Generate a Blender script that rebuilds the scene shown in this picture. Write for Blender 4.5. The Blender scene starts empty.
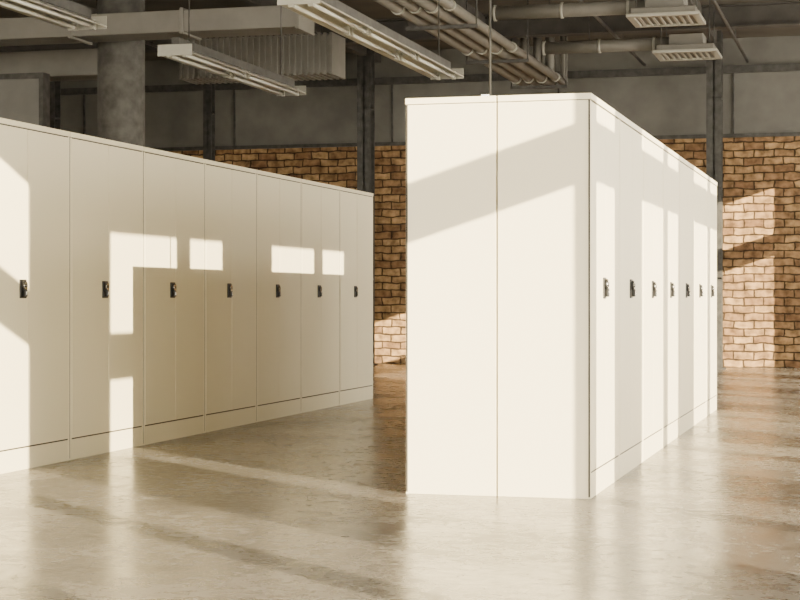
import bpy, bmesh, math, random
from mathutils import Vector, Matrix
random.seed(4)
S=bpy.context.scene

# ---------------------------------------------------------------- materials
def mat(name):
    m=bpy.data.materials.new(name); m.use_nodes=True
    nt=m.node_tree; b=nt.nodes['Principled BSDF']
    return m,nt,b
def N(nt,t,**k):
    n=nt.nodes.new(t)
    for a,v in k.items(): setattr(n,a,v)
    return n
def plain(name,col,rough=.5,metal=0.,var=.06,scale=6.,bump=.0,bscale=200):
    m,nt,b=mat(name)
    tc=N(nt,'ShaderNodeTexCoord'); no=N(nt,'ShaderNodeTexNoise')
    no.inputs['Scale'].default_value=scale; no.inputs['Detail'].default_value=4
    nt.links.new(tc.outputs['Object'],no.inputs['Vector'])
    r=N(nt,'ShaderNodeValToRGB')
    r.color_ramp.elements[0].position=.3; r.color_ramp.elements[1].position=.7
    r.color_ramp.elements[0].color=tuple(c*(1-var) for c in col)+(1,)
    r.color_ramp.elements[1].color=tuple(min(1,c*(1+var)) for c in col)+(1,)
    nt.links.new(no.outputs['Fac'],r.inputs['Fac']); nt.links.new(r.outputs['Color'],b.inputs['Base Color'])
    b.inputs['Roughness'].default_value=rough; b.inputs['Metallic'].default_value=metal
    if bump:
        n2=N(nt,'ShaderNodeTexNoise'); n2.inputs['Scale'].default_value=bscale
        nt.links.new(tc.outputs['Object'],n2.inputs['Vector'])
        bp=N(nt,'ShaderNodeBump'); bp.inputs['Strength'].default_value=bump; bp.inputs['Distance'].default_value=.002
        nt.links.new(n2.outputs['Fac'],bp.inputs['Height']); nt.links.new(bp.outputs['Normal'],b.inputs['Normal'])
    return m
M_cab=plain('cream_powder_coat',(.80,.735,.54),.5,var=.006,scale=1.5)
M_gap=plain('seam_shade',(.04,.035,.028),.9)  # dark colour painted in for the shade of the cabinet seams
M_blk=plain('black_plastic',(.012,.012,.012),.35)
M_chr=plain('chrome',(.6,.6,.58),.25,1.)
M_steel=plain('dark_steel',(.062,.060,.055),.6,.2,var=.35,scale=12)
M_conc=plain('column_concrete',(.105,.10,.09),.85,var=.35,scale=9,bump=.4,bscale=40)
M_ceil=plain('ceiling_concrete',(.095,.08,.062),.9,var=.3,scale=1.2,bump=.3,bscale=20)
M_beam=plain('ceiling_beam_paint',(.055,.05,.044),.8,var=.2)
M_duct=plain('duct_paint',(.175,.165,.145),.55,.1,var=.08)
M_white=plain('white_enamel',(.33,.32,.275),.4)
M_tube=plain('tube_glass',(.6,.6,.54),.15)
M_panel=plain('lintel_panel',(.15,.145,.13),.8,var=.15,scale=3,bump=.3,bscale=60)
M_plast=plain('plaster',(.52,.46,.35),.85,var=.06,scale=2,bump=.2,bscale=60)
M_part=plain('partition_paint',(.17,.165,.15),.7)
M_cable=plain('cable_rubber',(.03,.03,.03),.6)

def brick_mat():
    m,nt,b=mat('old_yellow_brick')
    tc=N(nt,'ShaderNodeTexCoord'); sp=N(nt,'ShaderNodeSeparateXYZ'); cb=N(nt,'ShaderNodeCombineXYZ')
    nt.links.new(tc.outputs['Object'],sp.inputs[0])
    nt.links.new(sp.outputs['X'],cb.inputs['X']); nt.links.new(sp.outputs['Z'],cb.inputs['Y'])
    wn=N(nt,'ShaderNodeTexNoise'); wn.inputs['Scale'].default_value=4.5; wn.inputs['Detail'].default_value=3
    nt.links.new(cb.outputs[0],wn.inputs['Vector'])
    sub=N(nt,'ShaderNodeVectorMath',operation='SUBTRACT'); sub.inputs[1].default_value=(.5,.5,.5)
    nt.links.new(wn.outputs['Color'],sub.inputs[0])
    sc=N(nt,'ShaderNodeVectorMath',operation='SCALE'); sc.inputs['Scale'].default_value=.07
    nt.links.new(sub.outputs[0],sc.inputs[0])
    ad=N(nt,'ShaderNodeVectorMath',operation='ADD')
    nt.links.new(cb.outputs[0],ad.inputs[0]); nt.links.new(sc.outputs[0],ad.inputs[1])
    br=N(nt,'ShaderNodeTexBrick'); br.offset=.5
    br.inputs['Scale'].default_value=1; br.inputs['Brick Width'].default_value=.27; br.inputs['Row Height'].default_value=.106
    br.inputs['Mortar Size'].default_value=.012; br.inputs['Mortar Smooth'].default_value=.4; br.inputs['Bias'].default_value=-.15
    br.inputs['Color1'].default_value=(.42,.27,.14,1); br.inputs['Color2'].default_value=(.19,.105,.06,1)
    br.inputs['Mortar'].default_value=(.07,.048,.03,1)
    nt.links.new(ad.outputs[0],br.inputs['Vector'])
    n2=N(nt,'ShaderNodeTexNoise'); n2.inputs['Scale'].default_value=9; n2.inputs['Detail'].default_value=6
    nt.links.new(cb.outputs[0],n2.inputs['Vector'])
    r=N(nt,'ShaderNodeValToRGB'); r.color_ramp.elements[0].position=.32; r.color_ramp.elements[1].position=.66
    r.color_ramp.elements[0].color=(.45,.44,.44,1); r.color_ramp.elements[1].color=(1.25,1.22,1.15,1)
    nt.links.new(n2.outputs['Fac'],r.inputs['Fac'])
    mx=N(nt,'ShaderNodeMix',data_type='RGBA',blend_type='MULTIPLY'); mx.inputs['Factor'].default_value=1
    nt.links.new(br.outputs['Color'],mx.inputs[6]); nt.links.new(r.outputs['Color'],mx.inputs[7])
    nt.links.new(mx.outputs[2],b.inputs['Base Color']); b.inputs['Roughness'].default_value=.95
    b.inputs['Specular IOR Level'].default_value=.2
    inv=N(nt,'ShaderNodeMath',operation='SUBTRACT'); inv.inputs[0].default_value=1
    nt.links.new(br.outputs['Fac'],inv.inputs[1])
    a2=N(nt,'ShaderNodeMath',operation='ADD'); m2=N(nt,'ShaderNodeMath',operation='MULTIPLY'); m2.inputs[1].default_value=.6
    nt.links.new(n2.outputs['Fac'],m2.inputs[0]); nt.links.new(inv.outputs[0],a2.inputs[0]); nt.links.new(m2.outputs[0],a2.inputs[1])
    bp=N(nt,'ShaderNodeBump'); bp.inputs['Strength'].default_value=.8; bp.inputs['Distance'].default_value=.02
    nt.links.new(a2.outputs[0],bp.inputs['Height']); nt.links.new(bp.outputs['Normal'],b.inputs['Normal'])
    return m
M_brick=brick_mat()

def floor_mat():
    m,nt,b=mat('polished_concrete')
    tc=N(nt,'ShaderNodeTexCoord')
    def noise(s,d,dist=0,r=.5):
        n=N(nt,'ShaderNodeTexNoise'); n.inputs['Scale'].default_value=s; n.inputs['Detail'].default_value=d
        n.inputs['Distortion'].default_value=dist; n.inputs['Roughness'].default_value=r
        nt.links.new(tc.outputs['Object'],n.inputs['Vector']); return n
    a=noise(1.2,9,.5,.65); c=noise(14,10,.5,.7); f=noise(70,4)
    r=N(nt,'ShaderNodeValToRGB'); e=r.color_ramp.elements
    e[0].position=.40; e[0].color=(.095,.085,.071,1); e[1].position=.60; e[1].color=(.21,.19,.16,1)
    ad=N(nt,'ShaderNodeMath',operation='MULTIPLY_ADD'); ad.inputs[1].default_value=.55
    nt.links.new(c.outputs['Fac'],ad.inputs[0])
    m3=N(nt,'ShaderNodeMath',operation='MULTIPLY'); m3.inputs[1].default_value=.45; nt.links.new(a.outputs['Fac'],m3.inputs[0])
    nt.links.new(m3.outputs[0],ad.inputs[2]); nt.links.new(ad.outputs[0],r.inputs['Fac'])
    nt.links.new(r.outputs['Color'],b.inputs['Base Color'])
    rr=N(nt,'ShaderNodeMapRange'); rr.inputs['From Min'].default_value=.38; rr.inputs['From Max'].default_value=.62
    rr.inputs['To Min'].default_value=.15; rr.inputs['To Max'].default_value=.36
    nt.links.new(ad.outputs[0],rr.inputs['Value']); nt.links.new(rr.outputs[0],b.inputs['Roughness'])
    bp=N(nt,'ShaderNodeBump'); bp.inputs['Strength'].default_value=.12; bp.inputs['Distance'].default_value=.004
    a3=N(nt,'ShaderNodeMath',operation='ADD'); nt.links.new(c.outputs['Fac'],a3.inputs[0]); nt.links.new(f.outputs['Fac'],a3.inputs[1])
    nt.links.new(a3.outputs[0],bp.inputs['Height']); nt.links.new(bp.outputs['Normal'],b.inputs['Normal'])
    b.inputs['IOR'].default_value=1.6
    return m
M_floor=floor_mat()

# ---------------------------------------------------------------- mesh helper
class MB:
    def __init__(s): s.bm=bmesh.new(); s.mats=[]
    def mi(s,m):
        if m not in s.mats: s.mats.append(m)
        return s.mats.index(m)
    def box(s,x0,x1,y0,y1,z0,z1,m,bev=0):
        r=bmesh.ops.create_cube(s.bm,size=1)
        vs=r['verts']
        for v in vs:
            v.co=Vector(((x0+x1)/2+v.co.x*(x1-x0),(y0+y1)/2+v.co.y*(y1-y0),(z0+z1)/2+v.co.z*(z1-z0)))
        fs={f for v in vs for f in v.link_faces}
        i=s.mi(m)
        for f in fs: f.material_index=i
        if bev:
            es={e for v in vs for e in v.link_edges}
            rb=bmesh.ops.bevel(s.bm,geom=list(es),offset=bev,segments=2,affect='EDGES',profile=.5)
            for f in rb['faces']: f.material_index=i
    def cyl(s,p0,p1,r,m,seg=16,r2=None):
        p0=Vector(p0);p1=Vector(p1); d=p1-p0
        rot=Vector((0,0,1)).rotation_difference(d.normalized()).to_matrix().to_4x4()
        g=bmesh.ops.create_cone(s.bm,cap_ends=True,segments=seg,radius1=r,radius2=r if r2 is None else r2,depth=d.length,
            matrix=Matrix.Translation((p0+p1)/2)@rot)
        i=s.mi(m)
        for f in {f for v in g['verts'] for f in v.link_faces}:
            f.material_index=i
            if len(f.verts)==4: f.smooth=True
    def done(s,name,loc=(0,0,0),rot=0):
        me=bpy.data.meshes.new(name); s.bm.to_mesh(me); s.bm.free()
        for m in s.mats: me.materials.append(m)
        o=bpy.data.objects.new(name,me); S.collection.objects.link(o)
        o.location=loc; o.rotation_euler=(0,0,rot); return o

# ---------------------------------------------------------------- cabinets
H=1.95
def cabinet_mesh(w,D):
    """front faces +X at x=0, body goes to x=-D ; along y 0..w ; z 0..H"""
    b=MB(); g=.0055
    b.box(-D+.012,-.004,.012,w-.012,.004,H-.012,M_gap)   # inner core seen in the seams
    b.box(-.010,-.0025,.001,w-.001,.01,H-.034,M_gap)     # dark strip standing in for shade in the seam between units
    b.box(-D,0,g,.024,.0,H-.033,M_cab,.0015)             # side panels
    b.box(-D,0,w-.024,w-g,.0,H-.033,M_cab,.0015)
    b.box(-D-.001,-D+.011,.02,w-.02,.0,H-.033,M_cab,.001)
    b.box(-D,.003,.003,w-.003,H-.030,H,M_cab,.002)       # top cap
    b.box(-.03,-.001,.024,w-.024,.0,.122,M_cab,.0015)    # plinth
    mid=w/2
    b.box(-.02,.001,.0265,mid-.002,.130,H-.037,M_cab,.002)  # doors
    b.box(-.02,.001,mid+.002,w-.0265,.130,H-.037,M_cab,.002)
    y=mid-.06; z=1.015
    b.box(0,.008,y-.038,y+.038,z-.053,z+.053,M_blk,.0035)
    b.cyl((.007,y,z+.018),(.020,y,z+.018),.027,M_blk,24)
    b.cyl((.019,y,z+.018),(.023,y,z+.018),.019,M_chr,24)
    b.cyl((.022,y,z+.018),(.026,y,z+.018),.010,M_blk,16)
    b.box(.010,.028,y-.012,y+.012,z-.044,z-.002,M_blk,.005)
    b.box(.027,.0295,y-.005,y+.005,z-.036,z-.012,M_chr,.001)
    me=bpy.data.meshes.new('storage_cabinet'); b.bm.to_mesh(me); b.bm.free()
    for m in b.mats: me.materials.append(m)
    return me
def put(me,x,y,rot=0):
    o=bpy.data.objects.new('storage_cabinet',me); S.collection.objects.link(o)
    o.location=(x,y,0); o.rotation_euler=(0,0,rot)
WL=1.0745; meL=cabinet_mesh(WL,.46)
for i in range(-2,6): put(meL,-4.62,9.444+WL*i)
WR=.977; XR=-1.325; DR=.455; meR=cabinet_mesh(WR,DR)
for i in range(7):
    put(meR,XR,8.285+WR*i)
    put(meR,XR-2*DR-.008,8.285+WR*(i+1),math.pi)

# ---------------------------------------------------------------- shell
YB=24.15; XW=3.0; XL=-14.; YN=-4.; ZC=4.5; ZH=ZC-.004
b=MB(); b.box(XL-.3,XW+.08,YN-.1,YB+.3,-.2,0,M_floor); b.done('floor')
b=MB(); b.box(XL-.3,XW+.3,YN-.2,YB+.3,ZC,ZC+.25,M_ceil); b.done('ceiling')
b=MB(); b.box(XL,XW,YB,YB+.3,0,3.165,M_brick); b.box(XL,XW,YB,YB+.3,3.165,ZC,M_panel)
b.box(XL,XW,YB-.05,YB,3.14,3.19,M_steel); b.box(XL,XW,YB-.06,YB,4.02,4.12,M_steel)
x=XL
while x<XW: b.box(x,x+.02,YB-.03,YB,3.19,4.02,M_steel); x+=2.42
b.done('wall_back')
b=MB()
b.box(XL-.3,XL,YN,YB+.3,0,ZC,M_plast); b.done('wall_left')

# unseen right wall (X=XW): pane pairs and transom shaped to cast the sun patches
th=.08; dx=XW+1.325; sh=.865*dx; dz=.33*dx
openings=[]
for k in range(-3,7):
    for (a,c) in ((7.16,8.22),(8.47,9.08)):
        a2=a+3.01*k-sh-.07; c2=c+3.01*k-sh
        if a2<YN+.2 or c2>YB-.2: continue
        openings.append((a2,c2,k,a<8))
b=MB()
y=YN
for (a2,c2,k,wide) in openings:
    b.box(XW,XW+th,y,a2,0,ZC,M_plast)                 # pier
    b.box(XW,XW+th,a2,c2,0,.75,M_plast)               # under sill
    if k<0 and not wide or k<-1:
        b.box(XW,XW+th,a2,c2,4.36,ZC,M_plast)
    else:
        b.box(XW,XW+th,a2,c2,1.56+dz,1.83+dz,M_plast)
        b.box(XW,XW+th,a2,c2,2.455+dz+.026,ZC,M_plast)
    y=c2
b.box(XW,XW+th,y,YB,0,ZC,M_plast); b.done('wall_right_gobo')
b=MB()
for (a2,c2,k,w) in openings: b.box(XW-.06,XW+th+.02,a2-.04,c2+.04,.75,.78,M_white,.004)
b.done('trim_1')
# unseen wall behind the camera, mullioned bays added to let in sky fill
b=MB()
b.box(XL,XW+th,YN-.12,YN,0,.5,M_plast); b.box(XL,XW+th,YN-.12,YN,4.2,ZC,M_plast)
n=7
for i in range(n+1):
    x=XL+(XW-XL)*i/n; b.box(x-.12,x+.12,YN-.12,YN,.5,4.2,M_plast)
for i in range(n*3):
    x=XL+(XW-XL)*i/(n*3); b.box(x-.02,x+.02,YN-.08,YN-.03,.5,4.2,M_steel)
b.box(XL,XW,YN-.08,YN-.03,2.3,2.35,M_steel)
b.done('wall_front_sky_fill')

# ceiling beams
def beam(x0,x1,y0,y1,z0,name='ceiling_beam',m=M_beam):
    b=MB(); t=.02
    b.box(x0,x1,y0,y1,z0,z0+t,m)
    c=(y0+y1)/2; b.box(x0,x1,c-.02,c+.02,z0+t,ZC,m)
    b.box(x0,x1,y0,y1,ZC-.02,ZC,m)
    return b.done(name)
b=MB(); b.box(XL,XW,2.9,3.1,3.90,ZC,M_beam); b.done('ceiling_beam')  # unseen beam added to cut the sun off the left row's top
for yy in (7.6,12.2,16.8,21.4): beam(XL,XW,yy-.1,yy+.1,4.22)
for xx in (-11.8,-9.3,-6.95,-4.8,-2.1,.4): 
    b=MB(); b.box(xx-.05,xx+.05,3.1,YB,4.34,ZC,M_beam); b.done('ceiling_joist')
b=MB(); b.box(-6,XW-.1,2.5,2.62,3.14,3.42,M_duct,.01)  # unseen duct added to cast a slanting shadow band on the left row
for x in (-5,-2,1): b.cyl((x,2.56,3.4),(x,2.56,ZH),.008,M_steel,6)
b.done('added_shadow_duct')

# ---------------------------------------------------------------- columns
def icol(x,y,w=.2,d=.2,z1=ZC):
    b=MB(); t=.018
    b.box(x-w/2,x+w/2,y-d/2,y-d/2+t,0,z1,M_steel); b.box(x-w/2,x+w/2,y+d/2-t,y+d/2,0,z1,M_steel)
    b.box(x-t/2,x+t/2,y-d/2,y+d/2,0,z1,M_steel)
    b.box(x-w/2-.04,x+w/2+.04,y-d/2-.04,y+d/2+.04,0,.02,M_steel)
    for z in (1.2,2.4,3.6): b.box(x-w/2,x+w/2,y-d/2,y+d/2,z,z+.02,M_steel)
    b.done('steel_column')
for x in (-2.09,-6.94,-11.8): icol(x,23.5)
icol(-9.3,23.5,.13,.14)
b=MB(); b.cyl((-7.75,17.06,0),(-7.75,17.06,ZC),.25,M_conc,48)
b.cyl((-7.75,17.06,ZC-.12),(-7.75,17.06,ZC),.32,M_conc,48); b.done('concrete_column')
b=MB(); b.box(-12.5,-8.76,17.2,17.3,0,3.34,M_part); b.box(-12.5,-8.72,17.17,17.33,3.34,3.40,M_steel); b.box(-8.77,-8.72,17.17,17.33,0,3.34,M_steel)
b.done('partition_screen')

# ---------------------------------------------------------------- light fittings
def fixture(x,y0,y1,z):
    b=MB(); L=y1-y0
    b.box(x-.035,x+.035,y0,y1,z+.05,z+.12,M_steel,.004)     # spine tray
    i=b.mi(M_white)
    n=max(1,round(L/1.5))
    for s in (-1,1):
        vs=[b.bm.verts.new(p) for p in ((x,y0,z+.05),(x,y1,z+.05),(x+s*.15,y1,z-.02),(x+s*.15,y0,z-.02),
            (x,y0,z+.062),(x,y1,z+.062),(x+s*.155,y1,z-.012),(x+s*.155,y0,z-.012))]
        for q in ((0,1,2,3),(4,5,6,7),(0,1,5,4),(2,3,7,6),(0,3,7,4),(1,2,6,5)):
            f=b.bm.faces.new([vs[j] for j in q]); f.material_index=i
        for k in range(n):
            a=y0+L*k/n+.03; c=y0+L*(k+1)/n-.03
            b.cyl((x+s*.07,a+.03,z-.02),(x+s*.07,c-.03,z-.02),.014,M_tube,12)
            for e in (a,c-.04): b.box(x+s*.07-.018,x+s*.07+.018,e,e+.04,z-.04,z+.03,M_white,.003)
    b.box(x-.15,x+.15,y0-.004,y0,z-.03,z+.062,M_white); b.box(x-.15,x+.15,y1,y1+.004,z-.03,z+.062,M_white)
    for yy in (y0+.3,y1-.3):
        b.cyl((x,yy,z+.11),(x,yy,ZH),.006,M_steel,6)
    bmesh.ops.recalc_face_normals(b.bm,faces=b.bm.faces)
    b.done('fluorescent_light_fitting')
fixture(-3.68,10.9,15.0,2.93)
fixture(-5.48,13.1,16.0,2.95)
fixture(-5.42,8.6,11.35,2.9)

# ---------------------------------------------------------------- pipes and ducts
b=MB(); ye=23.0
for x,r in ((-4.55,.065),(-4.38,.06),(-4.21,.065),(-4.03,.05)):
    b.cyl((x,10,3.82),(x,ye,3.82),r,M_duct,20)
    b.cyl((x,ye-r,3.82),(x,ye-r,ZH),r,M_duct,20)
    for yy in (13.5,16.5,19.5,22.3): b.cyl((x,yy,3.82),(x,yy+.05,3.82),r+.012,M_white,20)
for yy in (11,14,17.3,20,22.6):
    b.box(-4.68,-3.93,yy,yy+.04,3.71,3.75,M_steel)
    for x in (-4.67,-3.94): b.cyl((x,yy+.02,3.75),(x,yy+.02,ZH),.008,M_steel,6)
b.done('service_pipes')
def rduct(x0,x1,y0,y1,z0,z1,m=M_duct,rib=0,name='rectangular_duct'):
    b=MB(); b.box(x0,x1,y0,y1,z0,z1,m,.008)
    n=int((x1-x0)/(rib or 1.2))
    for i in range(n+1):
        x=x0+(x1-x0)*i/max(n,1); w=.02 if not rib else rib*.25
        b.box(x-w,x+w,y0-.02,y1+.02,z0-.02,z1+.02,m,.004)
    for x in (x0+.2,x1-.2):
        b.cyl((x,(y0+y1)/2,z1),(x,(y0+y1)/2,ZH),.008,M_steel,6)
    b.done(name)
rduct(-11.5,-5.45,16.1,16.55,3.60,3.82)
rduct(-8.2,-6.28,19.8,20.3,3.64,4.10,rib=.075,name='ribbed_duct')
rduct(-11.5,-8.15,17.9,18.3,3.45,3.75)
def diffuser(x,y,z,dl):
    b=MB(); h=.33
    b.box(x-h,x+h,y-h,y+h,z+.03,z+.10,M_duct,.01)
    b.box(x-.2,x+.2,y-.2,y+.2,z+.1,z+.24,M_duct,.01)
    b.box(x-h-.04,x+h+.04,y-h-.04,y-h+.03,z,z+.035,M_white,.004); b.box(x-h-.04,x+h+.04,y+h-.03,y+h+.04,z,z+.035,M_white,.004)
    b.box(x-h-.04,x-h+.03,y-h,y+h,z,z+.035,M_white,.004); b.box(x+h-.03,x+h+.04,y-h,y+h,z,z+.035,M_white,.004)
    for i in range(9):
        xx=x-h+.06+i*.07; b.box(xx,xx+.025,y-h+.02,y+h-.02,z+.006,z+.02,M_white)
    b.box(x-h+.02,x+h-.02,y-h+.02,y+h-.02,z+.022,z+.032,M_blk)
    for sx in (-.28,.28):
        for sy in (-.28,.28): b.cyl((x+sx,y+sy,z+.09),(x+sx,y+sy,ZH),.007,M_steel,6)
    b.cyl((x-.2,y,z+.16),(x-h-dl,y,z+.16),.075,M_duct,24)
    for q in (.05,dl*.5,dl-.03): b.cyl((x-h-q,y,z+.16),(x-h-q-.03,y,z+.16),.085,M_white,24)
    b.cyl((x-h-dl*.6,y,z+.2),(x-h-dl*.6,y,ZH),.007,M_steel,6)
    b.done('ceiling_air_diffuser')
diffuser(-2.10,18.1,3.82,1.5); diffuser(-2.15,20.67,3.80,1.4)
for x in (-1.70,-3.1,-6.13,-8.9):
    b=MB(); b.cyl((x,6,4.17),(x,YB-.08,4.17),.02,M_steel,8)
    for yy in (9,13.9,18.9,22): b.cyl((x,yy,4.17),(x,yy,ZH),.006,M_steel,6)
    b.done('electrical_conduit')
# power drop onto the cabinet top
b=MB(); x=-1.885; yy=8.6
b.cyl((x,yy,H+.02),(x,yy,ZH),.006,M_cable,8)
b.box(x-.045,x-.0,yy-.025,yy+.025,H,H+.045,M_chr,.004)
b.cyl((x,yy,H+.012),(x+.09,yy+.05,H+.008),.008,M_cable,8)
b.box(x+.06,x+.13,yy-.03,yy+.05,H,H+.03,M_cable,.006)
b.done('hanging_power_cable')

# ---------------------------------------------------------------- light
L=bpy.data.lights.new('sun','SUN'); L.energy=30.; L.color=(1.,.84,.56); L.angle=math.radians(.2)
o=bpy.data.objects.new('sun',L); S.collection.objects.link(o)
d=Vector((-1,.865,-.33)); o.rotation_euler=d.to_track_quat('-Z','Y').to_euler(); o.location=(10,-8,6)
w=bpy.data.worlds.new('sky'); S.world=w; w.use_nodes=True
bg=w.node_tree.nodes['Background']; bg.inputs['Color'].default_value=(1.,.92,.76,1); bg.inputs['Strength'].default_value=15.

# ---------------------------------------------------------------- camera
c=bpy.data.cameras.new('camera'); c.sensor_width=36; c.lens=1740/800*36; c.shift_y=-4/800
c.clip_end=200
o=bpy.data.objects.new('camera',c); S.collection.objects.link(o)
o.location=(0,0,.975); o.rotation_euler=(math.pi/2,0,math.atan(477/1740))
S.camera=o
